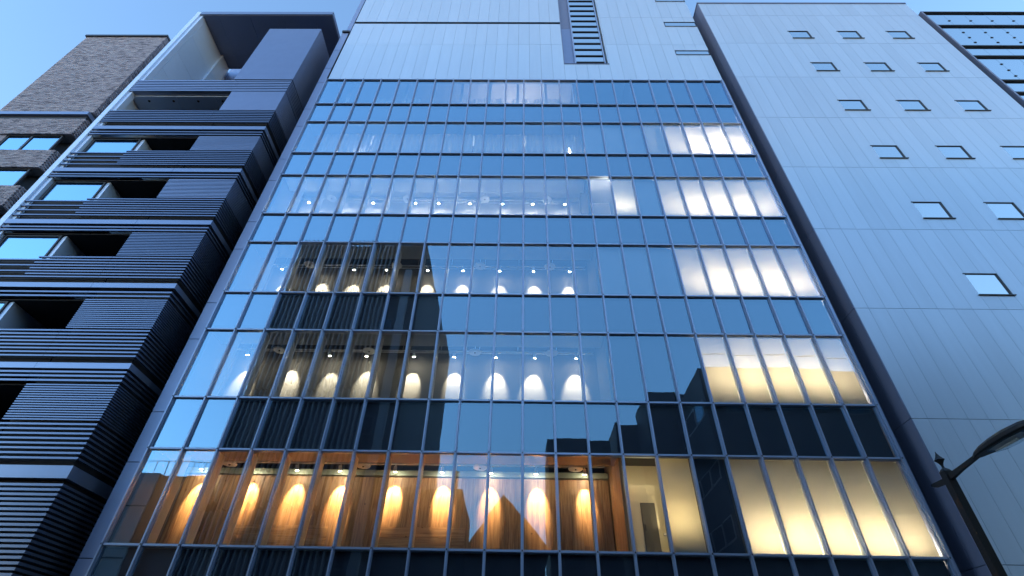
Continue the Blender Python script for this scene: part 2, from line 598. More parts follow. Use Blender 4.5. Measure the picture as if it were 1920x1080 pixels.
# ---------------- upper metal cladding
def clad_row(z0, z1, xs, zname="cladding_panel"):
    for a, b in zip(xs[:-1], xs[1:]):
        bx(zname, MT['panel'], OB, a + .004, b - .004, .0, .05, z0 + .006, z1 - .006)
xl = [-9.92 + (2.17 + 9.92) / 20 * q for q in range(21)]
xr = [4.56 + (10.09 - 4.56) / 9 * q for q in range(10)]
xm = [2.17, 2.77, 3.37, 3.97, 4.56]
bx("cladding_backing", MT['joint'], OB, -9.95, 10.08, .052, .18, 26.27, 27.94)
bx("cladding_backing", MT['joint'], OB, -9.95, 2.17, .052, .18, 27.941, 32.71)
bx("cladding_backing", MT['joint'], OB, -9.95, 2.17, .052, .18, 32.96, 40.9)
bx("groove_back", MT['alud'], OB, -9.95, 2.17, .35, .4, 32.65, 33.0)
bx("cladding_backing", MT['joint'], OB, 4.56, 10.08, .052, .18, 27.941, 40.9)
clad_row(26.27, 27.93, xm)
for rw in ((26.27, 30.14), (30.14, 32.71), (32.96, 36.4), (36.4, 40.9)):
    clad_row(*rw, xl)
slits = [(8.25, 10.0, 28.97, 29.48), (8.25, 10.0, 32.4, 33.0), (8.25, 10.0, 35.88, 36.4)]
for z0, z1 in ((26.27, 30.14), (30.14, 33.6), (33.6, 37.1), (37.1, 40.9)):
    for a, b in zip(xr[:-1], xr[1:]):
        segs = [(z0, z1)]
        for sx0, sx1, s0, s1 in slits:
            if b > sx0 + .1 and a < sx1 - .1:
                new = []
                for q0, q1 in segs:
                    if s1 <= q0 or s0 >= q1:
                        new.append((q0, q1))
                    else:
                        if s0 - q0 > .05: new.append((q0, s0))
                        if q1 - s1 > .05: new.append((s1, q1))
                segs = new
        for q0, q1 in segs:
            bx("cladding_panel", MT['panel'], OB, a + .004, b - .004, .0, .05, q0 + .006, q1 - .006)
for sx0, sx1, s0, s1 in slits:
    f = MB().box(sx0, sx1 + .08, -.012, .051, s1 - .03, s1).box(sx0, sx1 + .08, -.03, .051, s0, s0 + .03).box(sx0, sx0 + .03, -.01, .051, s0 + .03, s1 - .03).box(sx1 + .05, sx1 + .08, -.01, .051, s0 + .03, s1 - .03)
    w = put("slit_window", f, MT['wdark'], OB)
    sub("pane", GLF, w, sx0 + .03, sx1 + .05, .012, .03, s0 + .03, s1 - .03)
# tall recess with ladder of louvres
bx("recess_back", MT['pblind'], OB, 2.2, 4.55, .52, .56, 27.95, 40.9)
bx("recess_reveal", MT['panel'], OB, 4.5, 4.556, .0, .51, 27.97, 40.9)
bx("recess_reveal", MT['side'], OB, 2.175, 2.21, .0, .51, 27.97, 40.9)
bx("recess_sill", MT['side'], OB, 2.18, 4.55, -.03, .51, 27.94, 27.968)
bx("recess_panel", MT['boxm'], OB, 2.22, 2.78, .3, .34, 27.98, 32.75)
bx("recess_panel", MT['side'], OB, 2.22, 2.78, .3, .34, 32.76, 40.9)
bx("recess_post", MT['alu'], OB, 2.785, 2.86, .12, .5, 27.98, 40.9)
bx("recess_post", MT['alu'], OB, 4.36, 4.43, .12, .5, 27.98, 40.9)
z = 28.42
while z < 40:
    bx("recess_slat", MT['wdark'], OB, 2.87, 4.35, .12, .26, z - .02, z + .05)
    bx("recess_pane", GLF, OB, 2.87, 4.35, .17, .19, z + .055, z + .665)
    z += .72
bx("recess_pane", GLF, OB, 2.87, 4.35, .17, .19, 27.99, 28.41)
# edge trim on the left
tz = [.13] + [2.63 + 0] + [4.22]
q = 0
for n in range(6):
    tz += [6.51 - .45 + 3.88 * n - 0 + .45, 7.94 + 3.88 * n]
tz = sorted(z for z in tz if z < 29) + [29.3, 31.4]
for a, b in zip(tz[:-1], tz[1:]):
    bx("edge_trim", MT['trim'], OB, -10.345, -9.99, -.03, .3, a + .012, b - .012)
bx("edge_trim", MT['trim'], OB, -10.2, -9.955, -.02, .3, 31.65, 36.3)
bx("edge_trim", MT['trim'], OB, -10.2, -9.955, -.02, .3, 36.32, 40.9)
bx("trim_backing", MT['joint'], OB, -10.32, -9.985, .0, .29, .13, 31.39)
bx("trim_hook", MT['wdark'], OB, -10.36, -9.96, -.1, .25, 31.46, 31.62)
bx("edge_trim", MT['alu'], OB, 10.026, 10.09, -.03, .06, 3.0, 26.26)

# ---------------- gallery spotlights, discs, blinds
EM_W = emit_mat("lamp_glow_warm", (1, .86, .62), 60)
def lamp_mesh():
    d = Vector((0, .5, -.86)).normalized()
    a = Vector((0, 0, -.12))
    body = MB().cyl(a - d * .09, a + d * .06, .045, .05)
    brk = MB().box(-.012, .012, -.012, .012, -.1, .04).box(-.07, .07, -.02, .02, .03, .07)
    lens = MB().cyl(a + d * .0605, a + d * .07, .042, .04)
    return body.mesh("housing", MT['lampw']), brk.mesh("bracket", MT['lampw']), lens.mesh("lens", EM_W), a + d * .09, d
LB, LK, LL, LOFF, LDIR = lamp_mesh()
LX = [-9.25, -7.76, -6.45, -5.2, -3.6, -2.24, -.83, .47, 1.86]
ORD = ["leftmost", "second from the left", "third from the left", "fourth from the left", "middle", "fourth from the right", "third from the right", "second from the right", "rightmost"]
FLW = ["wooden lowest storey", "row just above the wood", "second row above the wood", "highest row of lamps"]
SPC = [(1, .64, .30), (1, .84, .58), (1, .84, .6), (1, .86, .64)]
SPE = [115, 100, 92, 88]
for i in range(4):
    for j, x in enumerate(LX):
        if i == 3 and j == 3:
            x = -4.6
        t = thing("spotlight", "white track spotlight, %s, %s" % (ORD[j], FLW[i]), "spotlight", (x, 1.45, ZB[i] + 2.54), "track spotlights washing the gallery walls")
        for nm, me in (("housing", LB), ("bracket", LK), ("lens", LL)):
            c = bpy.data.objects.new(nm, me)
            COL.objects.link(c)
            c.parent = t
        ld = bpy.data.lights.new("spot", 'SPOT')
        ld.energy = SPE[i] * random.choice((.7, .85, 1, 1, 1.1, 1.25))
        ld.color = SPC[i]
        ld.spot_size = R(random.uniform(46, 52))
        ld.spot_blend = .65
        ld.shadow_soft_size = .03
        l = bpy.data.objects.new("spot", ld)
        COL.objects.link(l)
        l.parent = t
        l.location = LOFF
        ph = R(random.uniform(30, 35))
        dd = Vector((random.uniform(-.07, .07), math.sin(ph), -math.cos(ph))).normalized()
        l.rotation_euler = dd.to_track_quat('-Z', 'Y').to_euler()
DX = [[-8.37, -4.5, -1.14, 1.59], [-8.12, -5.09, -1.53, 1.04], [-8.14, -4.79, -1.58, 1.09], [-8.23, -4.94, -1.59, 1.09]]
dm = MB().cyl((0, 0, -.03), (0, 0, .0), .2, .21, 24).mesh("disc", MT['lampw'])
dr = MB().cyl((0, 0, .0), (0, 0, .5), .012, n=6).mesh("rod", MT['lampw'])
dk = MB().cyl((0, 0, -.05), (0, 0, -.0305), .025, .03, 10).mesh("boss", MT['alud'])
DO = ["leftmost", "second from the left", "second from the right", "rightmost"]
for i in range(4):
    for j, x in enumerate(DX[i]):
        t = thing("ceiling_disc", "round pale ceiling disc, %s, %s" % (DO[j], FLW[i]), "ceiling disc", (x, 1.3, ZB[i] + 2.47), "round discs hung under the gallery ceilings")
        for nm, me in (("disc", dm), ("rod", dr), ("boss", dk)):
            c = bpy.data.objects.new(nm, me)
            COL.objects.link(c)
            c.parent = t
BK = {0: [15, 17, 18, 19, 20, 21], 1: [17, 18, 19, 20, 21], 2: [17, 18, 19, 20, 21], 3: [15, 17, 18, 19, 20, 21], 4: [17, 18, 19, 20, 21]}
CELL = {15: "alone beside the stair room", 17: "leftmost of the five", 18: "second from left of the five", 19: "middle of the five", 20: "second from right of the five", 21: "rightmost of the five"}
FB = ["lowest lit row", "second lit row up", "third lit row up", "fourth lit row up", "topmost lit row"]
for i, ks in BK.items():
    for k in ks:
        o = bx("window_blind", MT['blindw'], None, XK[k] + .03, XK[k + 1] - .03, .175, .18, ZB[i] - .06, ZT[i] + .12)
        tag(o, "%s glowing blind, %s, %s" % ("cream" if i < 2 else "white", FB[i], CELL[k]), "blind", "glowing blinds at the right of the glass front")
for i in range(5):                                      # posts added behind the blinds to throw soft shadows on them
    for k in range(18, 22):
        bx("room_post", MT['fing'], OB, XK[k] - .02 + .1, XK[k] + .16, .26, .46, ZB[i] - .15, ZT[i] + .12)
# room lamps behind the blinds (strip lamps on the floor side of the rooms)
def room_lamp(label, x0, x1, y, z, e, col, up=True, h=.12):
    t = thing("strip_lamp", label, "lamp", ((x0 + x1) / 2, y, z), "strip lamps inside the right hand rooms")
    c = link("body", MB().box(x0, x1, y - .05, y + .05, z - .08, z - .02).mesh("body", MT['lampw']), t)
    d = bpy.data.lights.new("strip", 'AREA')
    d.shape = 'RECTANGLE'
    d.size = abs(x1 - x0)
    d.size_y = h
    d.energy = e
    d.color = col
    l = bpy.data.objects.new("strip", d)
    COL.objects.link(l)
    l.parent = t
    l.location = (0, 0, 0)
    l.rotation_euler = Vector((0, -.85, .5)).to_track_quat('-Z', 'Y').to_euler() if up else Vector((0, .25, -1)).to_track_quat('-Z', 'Y').to_euler()
    return t
RL = [(5.7, 9.7, .8, .3, 66, (1, .82, .58)), (5.7, 9.7, 1.1, .8, 68, (1, .82, .60)), (6.0, 9.8, 1.1, .6, 80, (1, .82, .62)), (6.0, 9.8, 1.1, .6, 85, (1, .84, .66)), (7.3, 9.8, 1.1, .7, 110, (1, .84, .68))]
for i, (x0, x1, y, dz, e, c) in enumerate(RL):
    room_lamp("long strip lamp behind the five blinds of the %s" % FB[i], x0, x1, y, ZB[i] + dz, e, c)
room_lamp("ceiling lamp over the cream stair room beside the wooden wall", 2.9, 3.6, .6, ZB[0] + 2.9, 26, (1, .80, .45), False)
room_lamp("ceiling lamp over the white stair room at the fifth storey", 2.9, 3.6, .6, ZB[3] + 2.9, 36, (1, .88, .68), False)
room_lamp("strip lamp added behind the pleated curtains to brighten the unlit looking storey", -9, 2.2, 1.7, ZB[4] + 2.2, 50, (1, .88, .78), False)  # added lamp, brightens the sixth storey curtains from behind
room_lamp("short strip lamp behind the lone blind of the lowest lit row", 3.7, 4.2, .9, ZB[0] + .7, 9, (1, .76, .4))
room_lamp("short strip lamp behind the lone blind of the fifth storey", 3.7, 4.2, .9, ZB[3] + .7, 14, (1, .88, .68))
# curtains of the two upper storeys
def curtain(x0, x1, y, z0, z1, label):
    n = int((x1 - x0) / .05)
    pts = [(x0 + (x1 - x0) * q / n, y + .03 * math.sin(q * 1.15) + .012 * math.sin(q * .41)) for q in range(n + 1)]
    mb = MB()
    v = [(a, b, z0) for a, b in pts] + [(a, b, z1) for a, b in pts]
    v += [(a, b + .006, z0) for a, b in pts] + [(a, b + .006, z1) for a, b in pts]
    N = n + 1
    mb.v = v
    for q in range(n):
        mb.f.append((q, q + 1, N + q + 1, N + q))
        mb.f.append((2 * N + q + 1, 2 * N + q, 3 * N + q, 3 * N + q + 1))
    mb.f.append((0, N, 3 * N, 2 * N))
    mb.f.append((N - 1, 3 * N - 1, 4 * N - 1, 2 * N - 1))
    o = link("curtain", mb.mesh("curtain", MT['curt']))
    tag(o, label, "curtain", "pale curtains of the two top storeys")
CO = ["leftmost", "second from the left", "middle", "second from the right", "rightmost"]
for j in range(5):
    x0 = -9.3 + j * 2.36
    curtain(x0, x0 + 2.3, .63, ZB[4] - .1, ZB[4] + 2.405, "pale pleated curtain, %s, of the unlit sixth storey" % CO[j])
for j, (x0, x1) in enumerate(((-7.6, -6.5), (-6.0, -5.2), (-2.5, -1.1), (-.5, .35), (.6, 1.9))):
    curtain(x0, x1, .8, ZB[5] - .1, ZB[5] + 1.9, "short pale curtain, %s, behind the topmost glass row" % CO[j])
for j in range(9):
    x0 = -9.0 + j * 1.45
    bx("room_post", MT['fing'], OB, x0, x0 + .12, .7, .82, ZB[5] - .15, 27.29)
for nm, x, zz, lab in (("wall_lamp", -7.32, 0, "thin bright tube lamp near the left end of the sixth storey"), ("wall_lamp", 2.12, 0, "thin bright tube lamp near the middle of the sixth storey")):
    t = thing(nm, lab, "lamp", (x, .4, ZB[4]))
    link("tube", MB().cyl((x, .4, ZB[4] + .62), (x - .03, .4, ZB[4] + 1.0), .02, n=8).mesh("tube", emit_mat("tube_glow", (1, .9, .75), 14)), t)
    link("stand", MB().cyl((x, .4, ZB[4] - .16), (x, .4, ZB[4] + .615), .015, n=8).mesh("stand", MT['lampw']), t)
t = thing("added_ceiling_lamp", "warm ceiling lamp added to light the curtained middle of the topmost glass row", "lamp", (-.1, 2.4, 26.9))
link("shade", MB().cyl((-.1, 2.4, 26.9), (-.1, 2.4, 27.29), .14, .05).mesh("shade", MT['lampw']), t)
for dx, e in ((-1.7, 6), (0.1, 13), (1.3, 6)):  # added bulbs, apart from the shade, that brighten the curtains from behind
    d = bpy.data.lights.new("bulb", 'POINT')
    d.energy = e
    d.color = (1, .8, .6)
    d.shadow_soft_size = .1
    l = bpy.data.objects.new("bulb", d)
    COL.objects.link(l)
    l.parent = t
    l.location = (dx, -.9, -1.4)

# ================================================================== pale metal building on the right
PB = thing("panel_building", "pale metal clad building with small square windows right of the glass front", "building", (16, 6, 0))
X0, X1, YP = 10.17, 22.12, -.80
bx("core_wall", MT['joint'], PB, X0 + .06, X1 - .06, YP + .06, 15, 0, 33.45)
vx = [X0, 10.58] + [10.58 + .5225 * q for q in range(1, 22)] + [X1]
hz = [.13, 4.25, 7.66, 11.27, 14.74, 18.22, 21.7, 25.16, 28.62, 31.95, 33.55]
wins = []
for xw in (14.2, 16.81, 19.42):
    for z0, z1 in ((29.2, 30.02), (25.76, 26.58), (22.3, 23.12), (18.82, 19.66), (15.32, 16.19), (11.84, 12.72), (8.36, 9.24)):
        wins.append((xw, xw + 1.03, z0, z1))
for a, b in zip(vx[:-1], vx[1:]):
    for z0, z1 in zip(hz[:-1], hz[1:]):
        segs = [(z0, z1)]
        for wx0, wx1, w0, w1 in wins:
            if b > wx0 + .1 and a < wx1 - .1:
                segs = [s for q0, q1 in segs for s in (((q0, w0), (w1, q1)) if (w0 > q0 and w1 < q1) else ((q0, q1),))]
        for q0, q1 in segs:
            bx("wall_panel", MT['panel2'], PB, a + .0035, b - .0035, YP, YP + .05, q0 + .007, q1 - .007)
for wx0, wx1, w0, w1 in wins:
    f = MB().box(wx0 - .02, wx1 + .02, YP - .02, YP + .058, w1 - .03, w1).box(wx1 - .025, wx1 + .02, YP - .02, YP + .058, w0, w1 - .03).box(wx0 - .02, wx0 + .01, YP + .006, YP + .058, w0, w1 - .03).box(wx0, wx1 + .1, YP - .045, YP + .058, w0 - .03, w0)
    w = put("window", f, MT['wdark'], PB)
    sub("pane", GLF, w, wx0 + .01, wx1 - .025, YP + .01, YP + .025, w0, w1 - .03)
    sub("blind", MT['pblind'], w, wx0 + .01, wx1 - .025, YP + .045, YP + .055, w0, w1 - .03)
for z0, z1 in zip(hz[:-1], hz[1:]):                    # side towards the glass building
    for y0, y1 in ((YP + .003, -.40), (-.40, .0), (.0, 4), (4, 8), (8, 12), (12, 15)):
        bx("side_panel", MT['side'], PB, X0 - .03, X0 + .055, y0 + .006, y1 - .006, z0 + .007, z1 - .007)
cp = MB().box(X0 - .05, X1 + .02, YP - .03, YP + .2, 33.555, 33.68).box(X0 - .05, X0 + .2, YP + .2, 15, 33.555, 33.68)
put("coping", cp, MT['side'], PB)

# ================================================================== glass tower at the far right
FT = thing("glass_tower", "glass block with thick black ledges at the far right edge", "building", (29, 6, 0))
FX0, FX1, FY = 22.36, 36.0, -.8
lz = []
zz = 32.34
while zz > 1:
    lz += [zz, zz - 1.68] if zz > 32 else []
    zz -= 3.44
lz = [32.34]
zz = 30.66
while zz > 2:
    lz += [zz, zz - 2.36]
    zz -= 3.44
lz = [z for z in lz if z > .5]
bx("core_wall", MT['pblind'], FT, FX0 + .05, FX1, FY + .3, 14, .13, 32.2)
bx("corner_strip", MT['side'], FT, FX0 - .06, FX0 + .03, FY - .1, FY + .25, .13, 32.3)
for a, z in enumerate(lz):
    bx("ledge", MT['wdark'], FT, FX0 + .035, FX1, FY - .07, FY + .1, z - .05, z + .02)
jx = [FX0 + .04] + [23.49 + 1.165 * q for q in range(11)]
for a, (zt, zl) in enumerate(zip(lz[:-1], lz[1:])):
    for b, (xa, xe) in enumerate(zip(jx[:-1], jx[1:])):
        if a > 7 or b > 9:
            continue
        bx("glass_panel", GLF, FT, xa + .006, xe - .006, FY + .02, FY + .035, zl + .025, zt - .055,
           rot=(random.gauss(0, .0006), 0, random.gauss(0, .0006)))
    if a % 2 == 0:
        bx("spandrel_board", MT['spback'] if a else MT['spback'], FT, FX0 + .05, FX1, FY + .15, FY + .18, zl + .07, zt - .09)
    tall = (a % 2 == 1)
    zs = [zt - 1.31 + .59, zt - 1.31, zt - 1.31 - .55] if tall else ([31.36] if a == 0 else [])
    for xx in jx[1:6]:
        for z in zs:
            c = MB().box(xx - .07, xx + .07, FY - .005, FY + .018, z - .018, z + .018).box(xx - .02, xx + .02, FY - .012, FY + .018, z - .035, z + .035)
            if a < 6:
                put("glass_fitting", c, MT['wdark'], FT)

# ================================================================== dark louvred apartment building on the left
AB = thing("apartment_building", "dark apartment building wrapped in horizontal metal louvres left of the glass front", "building", (-14, 3, 0))
AX0, AX1, AY, SPX = -17.3, -10.35, -1.55, -12.86
def lpoly(x0, t=.10, yb=.35, o=0.0):
    xr_, yf = AX1 + o, AY - o
    return [(x0, yf), (xr_, yf), (xr_, yb), (xr_ - t, yb), (xr_ - t, yf + t), (x0, yf + t)]
def slat(z, h, m, right_x0, left_x0=None, t=.05, name="louvre_slat", o=0.0):
    """one louvre that wraps the corner, and the length left of its splice; z is its lower edge"""
    key = ('slat', right_x0, round(h, 4), m.name, t, o)
    if key not in CACHE:
        CACHE[key] = MB().prism(lpoly(right_x0, t, .35, o), 0, h).mesh(name, m)
    link(name, CACHE[key], AB, (0, 0, z))
    if left_x0 is not None:
        bx(name, m, AB, left_x0, right_x0 - .008, AY - o, AY - o + t, z, z + h)
# cores
bx("core_wall", MT['darkb'], AB, -12.72, -10.5, AY + .16, 8, 0, 23.2)
bx("back_wall", MT['darkb'], AB, -17.1, -12.73, .9, 8, 0, 23.2)
#      band top, slats, band bottom, fascia z0, z1, thin lines, window zone z0..z1
BD = [(20.78, 7, 19.88, 19.40, 19.62, (19.26, 19.10)),
      (17.98, 8, 17.05, 16.68, 16.88, (16.56, 16.43)),
      (15.20, 8, 14.26, 13.90, 14.10, (13.78, 13.64)),
      (12.43, 8, 11.50, 11.16, 11.34, (11.02, 10.87)),
      (9.65, 8, 8.71, 8.40, 8.57, (8.32, 8.20, 8.07)),
      (6.88, 8, 5.92, 5.54, 5.83, ())]
def backer(z0, z1, xl_=AX0):
    bx("parapet_board", MT['darkb'], AB, xl_, -12.73, AY + .14, AY + .22, z0, z1)
for bi, (zt, n, zl, f0, f1, thin) in enumerate(BD):
    p = (zt - zl) / n
    backer(f0 + .03, zt - .02)
    for q in range(n):
        z = zt - p * q - p * .42
        half = bi in (1, 2, 3)
        if half and q % 2 == 0:
            slat(z, p * .4, MT['dark'], SPX, -15.2)
        else:
            slat(z, p * .4, MT['dark'], SPX, AX0)
    slat(f0, f1 - f0, MT['fasc'], SPX, AX0, t=.12, name="fascia", o=.02)
    for z in thin:
        slat(z - .04, .055, MT['dark'], SPX, AX0)
    if thin:
        bx("soffit_board", MT['darkb'], AB, AX0, -12.73, AY + .14, .9, thin[-1] - .10, thin[-1] - .06)
# fine louvres of the corner shaft
FZ = [(18.95, 18.02, 13, MT['boxm']), (16.28, 15.24, 14, MT['boxm']), (13.52, 12.46, 15, MT['dark']), (10.74, 9.68, 15, MT['dark']), (7.95, 6.93, 15, MT['dark'])]
for (zt, zl, n, m) in FZ:
    p = (zt - zl) / n
    for q in range(n):
        z = zt - p * q - p * .62
        slat(z, p * .5, m, -12.78, t=.035)
# lowest storey
z = 5.42
while z > 2.4:
    slat(z - .05, .055, MT['dark'], SPX, AX0)
    z -= .106
bx("parapet_board", MT['darkb'], AB, AX0, -12.73, AY + .14, AY + .22, 2.4, 5.5)
bx("entrance_wall", MT['side'], AB, AX0, AX1 - .1, AY + .2, AY + .3, .13, 2.39)
# top band, smooth shaft boxes
for q in range(6):
    slat(23.26 - .142 * q - .075, .07, MT['boxm'], SPX, AX0)
slat(22.36, .07, MT['fasc'], SPX, AX0, t=.25)
backer(22.37, 23.2)
def ribbed(z0, z1, x0, t, name):
    mb = MB()
    n = int((z1 - z0) / .074)
    p = (z1 - z0) / n
    poly = lambda o: [(x0, AY + .012 - o), (AX1 - .012 + o, AY + .012 - o), (AX1 - .012 + o, t), (x0, t)]
    for q in range(n):
        mb.prism(poly(.0), z0 + q * p, z0 + q * p + p * .25)
        mb.prism(poly(.012), z0 + q * p + p * .25, z0 + (q + 1) * p)
    put(name, mb, MT['boxm'], AB)
ribbed(23.36, 28.42, -13.0, 1.3, "shaft_cladding")
ribbed(20.84, 22.3, -12.72, .5, "shaft_cladding")
# frame: side fin, roof slab, inner linings
for a, b in zip((.13, 4.2, 8.4, 12.4, 16.4, 20.4, 23.6, 25.6, 28.0), (4.2, 8.4, 12.4, 16.4, 20.4, 23.6, 25.6, 28.0, 30.39)):
    bx("frame_strip", MT['frame'], AB, -17.52, -17.31, AY - .02, AY + .5, a + .006, b - .006)
    bx("frame_side", MT['frame'], AB, -17.5, -17.34, AY + .51, 7.9, a + .006, b - .006)
    bx("frame_step", MT['frame'], AB, -17.308, -17.16, AY + .06, AY + .3, a + .006, b - .006)
for a, b in zip((23.3, 24.95, 26.6, 28.32), (24.95, 26.6, 28.32, 30.06)):
    bx("lining_panel", MT['frame'], AB, -17.33, -17.15, AY + .31, .64, a + .006, b - .006)
    bx("lining_panel", MT['frame'], AB, -17.28, -17.02, .65, 1.45, a + .006, b - .006)
bx("roof_slab", MT['fasc'], AB, -17.29, -10.2, AY + .02, 1.45, 30.13, 30.38)
bx("roof_edge", MT['fasc'], AB, -17.30, -10.18, AY - .03, AY + .019, 30.11, 30.41)
bx("roof_edge", MT['fasc'], AB, -10.199, -10.17, AY + .02, 1.45, 30.11, 30.41)
sx = [-17.14, -16.33, -14.64, -12.84, -11.17, -10.21]
for a, b in zip(sx[:-1], sx[1:]):
    bx("ceiling_panel", MT['side'], AB, a + .006, b - .006, AY + .03, .62, 30.07, 30.125)
    bx("ceiling_panel", MT['side'], AB, a + .006, b - .006, .632, 1.44, 30.07, 30.125)
bx("terrace_wall", MT['boxm'], AB, -17.3, -10.5, 1.8, 1.95, 23.2, 31.4)
bx("terrace_floor", MT['conc'], AB, -17.1, -10.5, AY + .23, 1.79, 23.0, 23.19)
# second open storey: pale ceiling panels and small downlights
for a, b in zip((-17.29, -15.3, -13.6), (-15.3, -13.6, -12.74)):
    bx("ceiling_panel", MT['frame'], AB, a + .008, b - .008, AY + .23, .88, 22.28, 22.33)
for x in (-16.6, -15.5, -14.4, -13.3):
    put("downlight", MB().cyl((x, AY + .45, 22.255), (x, AY + .45, 22.279), .05, n=12), MT['wdark'], AB)
# windows, posts and dark loggias
for bi in range(6):
    z1 = (BD[bi][5][-1] - .11) if BD[bi][5] else None
    if z1 is None:
        continue
    z0 = BD[bi + 1][0] - .3
    f = MB().box(-17.12, -15.22, AY + .17, AY + .25, z1 - .06, z1).box(-17.12, -17.04, AY + .17, AY + .25, z0, z1 - .06).box(-15.27, -15.22, AY + .17, AY + .25, z0, z1 - .06)
    w = put("window", f, MT['wdark'], AB)
    sub("pane", GLW, w, -17.04, -15.27, AY + .2, AY + .22, z0, z1 - .06)
    sub("room", MT['darkb'], w, -17.04, -15.27, AY + .45, AY + .49, z0, z1 - .06)
    bx("loggia_post", MT['frame'], AB, -15.215, -15.08, AY + .22, .88, z0, z1)

# ================================================================== brick building at the far left
KB = thing("brick_building", "narrow brown brick building at the far left edge", "building", (-20, 3, 0))
KX0, KX1, KY = -22.1, -18.02, -1.5
KL = [(20.66, 27.6), (19.08, 20.14), (16.95, 18.01), (14.82, 15.88), (12.69, 13.75), (10.56, 11.62)]
bx("core_wall", MT['mortar'], KB, KX0 + .03, KX1 - .03, KY + .02, 8, 20.6, 27.55)
bx("core_wall", MT['wdark'], KB, KX0 - 6, KX1 - .2, KY + .4, 8, .13, 20.3)
bk = MB()
def bricks(x0, x1, z0, z1, yf):
    r = 0
    z = z0
    while z < z1 - .03:
        x = x0 - (.106 if r % 2 else 0)
        while x < x1 - .03:
            a, b = max(x, x0), min(x + .205, x1)
            if b - a > .03:
                pr = random.uniform(0, .008)
                end = 0.012 if (b >= x1 - .001 and r % 2) else 0
                bk.box(a, b - .01 + end + (.01 if b >= x1 - .001 else 0), yf - pr, yf + .06, z, min(z + .053, z1))
            x += .213
        if r % 2 == 0:                                   # toothed return face on the right
            bk.box(x1 - .05, x1 + .03, yf + .07, yf + .3, z, z + .053)
        else:
            bk.box(x1 - .05, x1 + .008, yf + .062, yf + .18, z, z + .053)
        z += .062
        r += 1
bricks(KX0, KX1, *KL[0], KY)
for z0, z1 in KL[1:]:
    bx("band_core", MT['mortar'], KB, KX0 - 3, KX1 + .03, KY - .0, KY + .6, z0 + .01, z1 - .01)
    bricks(KX0 - 1.2, KX1 + .06, z0, z1, KY - .06)
o = put("brick_courses", bk, MT['brick'], KB, True)
bx("coping", MT['wdark'], KB, KX0 - .06, KX1 + .05, KY - .08, 8, 27.6, 27.72)
cm_ = MB().box(KX0 - 2, KX1 + .04, KY - .16, KY + .5, 20.33, 20.52)
put("sill_band", cm_, MT['fasc'], KB)
bx("sill_gap", MT['wdark'], KB, KX0 - 2, KX1 + .0, KY - .05, KY + .5, 20.53, 20.655)
bx("sill_gap", MT['wdark'], KB, KX0 - 2, KX1 + .0, KY - .05, KY + .5, 20.145, 20.32)
for z0, z1 in zip([k[1] for k in KL[2:]], [k[0] for k in KL[1:]]):
    f = MB()
    f.box(-20.6, -18.35, KY + .02, KY + .1, z1 - .05, z1).box(-19.62, -19.54, KY + .02, KY + .1, z0, z1 - .05).box(-20.6, -20.54, KY + .02, KY + .1, z0, z1 - .05).box(-18.41, -18.35, KY + .02, KY + .1, z0, z1 - .05)
    w = put("window", f, MT['wdark'], KB)
    sub("pane", GLW, w, -20.54, -19.62, KY + .05, KY + .065, z0, z1 - .05)
    sub("pane", GLW, w, -19.54, -18.41, KY + .05, KY + .065, z0, z1 - .05)
    bk2 = MB()
    zq = z0 + .005
    while zq < z1 - .05:
        for xq in (-21.3, -21.06, -20.83):
            bk2.box(xq, xq + .222, KY + .0 - random.uniform(0, .012), KY + .3, zq, zq + .064)
        zq += .074
    put("brick_pier", bk2, MT['brick'], KB, True)

# ================================================================== street lamp
PXL, PYL = 6.2, -5.75
SL = thing("street_lamp", "dark brown street lamp with diamond finial and unlit glass lantern at lower right", "street lamp", (PXL, PYL, .13))
bx("pole", MT['lamp'], SL, PXL - .055, PXL + .055, PYL - .055, PYL + .055, .13, 4.42)
bx("base", MT['lamp'], SL, PXL - .1, PXL + .1, PYL - .1, PYL + .1, .131, .45)
sq = lambda cx, cy_, z, a, b: [(cx - a, cy_ - b, z), (cx + a, cy_ - b, z), (cx + a, cy_ + b, z), (cx - a, cy_ + b, z)]
put("cap", MB().loft([sq(PXL, PYL, 4.421, .055, .055), sq(PXL, PYL, 4.45, .04, .04), sq(PXL, PYL, 4.48, .012, .012)]), MT['lamp'], SL)
fz = [(4.481, .012), (4.51, .012), (4.54, .02), (4.57, .034), (4.595, .05), (4.615, .036), (4.65, .02), (4.69, .008), (4.72, .002)]
put("finial", MB().loft([sq(PXL, PYL, z, a, a) for z, a in fz]), MT['lamp'], SL)
def yring(y, z, a, b):
    return [(PXL - a, y, z - b), (PXL - a, y, z + b), (PXL + a, y, z + b), (PXL + a, y, z - b)]
put("arm", MB().loft([yring(PYL - .056, 4.33, .028, .042), yring(PYL - .3, 4.36, .025, .03), yring(-6.42, 4.40, .022, .024)]), MT['lamp'], SL)
put("arm_tail", MB().loft([yring(-5.38, 4.34, .02, .012), yring(-5.44, 4.325, .026, .03), yring(PYL + .056, 4.31, .028, .036)]), MT['lamp'], SL)
def hring(y, w, h, zb_):
    pr = [(-1, 0), (-.97, .45), (-.72, .85), (-.3, 1), (.3, 1), (.72, .85), (.97, .45), (1, 0), (.78, -.12), (-.78, -.12)]
    return [(PXL + w * a, y, zb_ + h * b) for a, b in pr]
hs_ = [(-6.36, .03, .045, 4.385), (-6.43, .065, .065, 4.385), (-6.58, .105, .09, 4.385), (-6.8, .135, .105, 4.387), (-7.05, .14, .11, 4.39), (-7.3, .12, .095, 4.395), (-7.42, .075, .07, 4.4), (-7.48, .03, .04, 4.405)]
hd = put("lantern_head", MB().loft([hring(*q) for q in hs_]), MT['lamp'], SL)
ls = [(-6.62, .03, .008), (-6.68, .075, .028), (-6.85, .1, .05), (-7.05, .105, .056), (-7.25, .085, .042), (-7.36, .045, .014)]
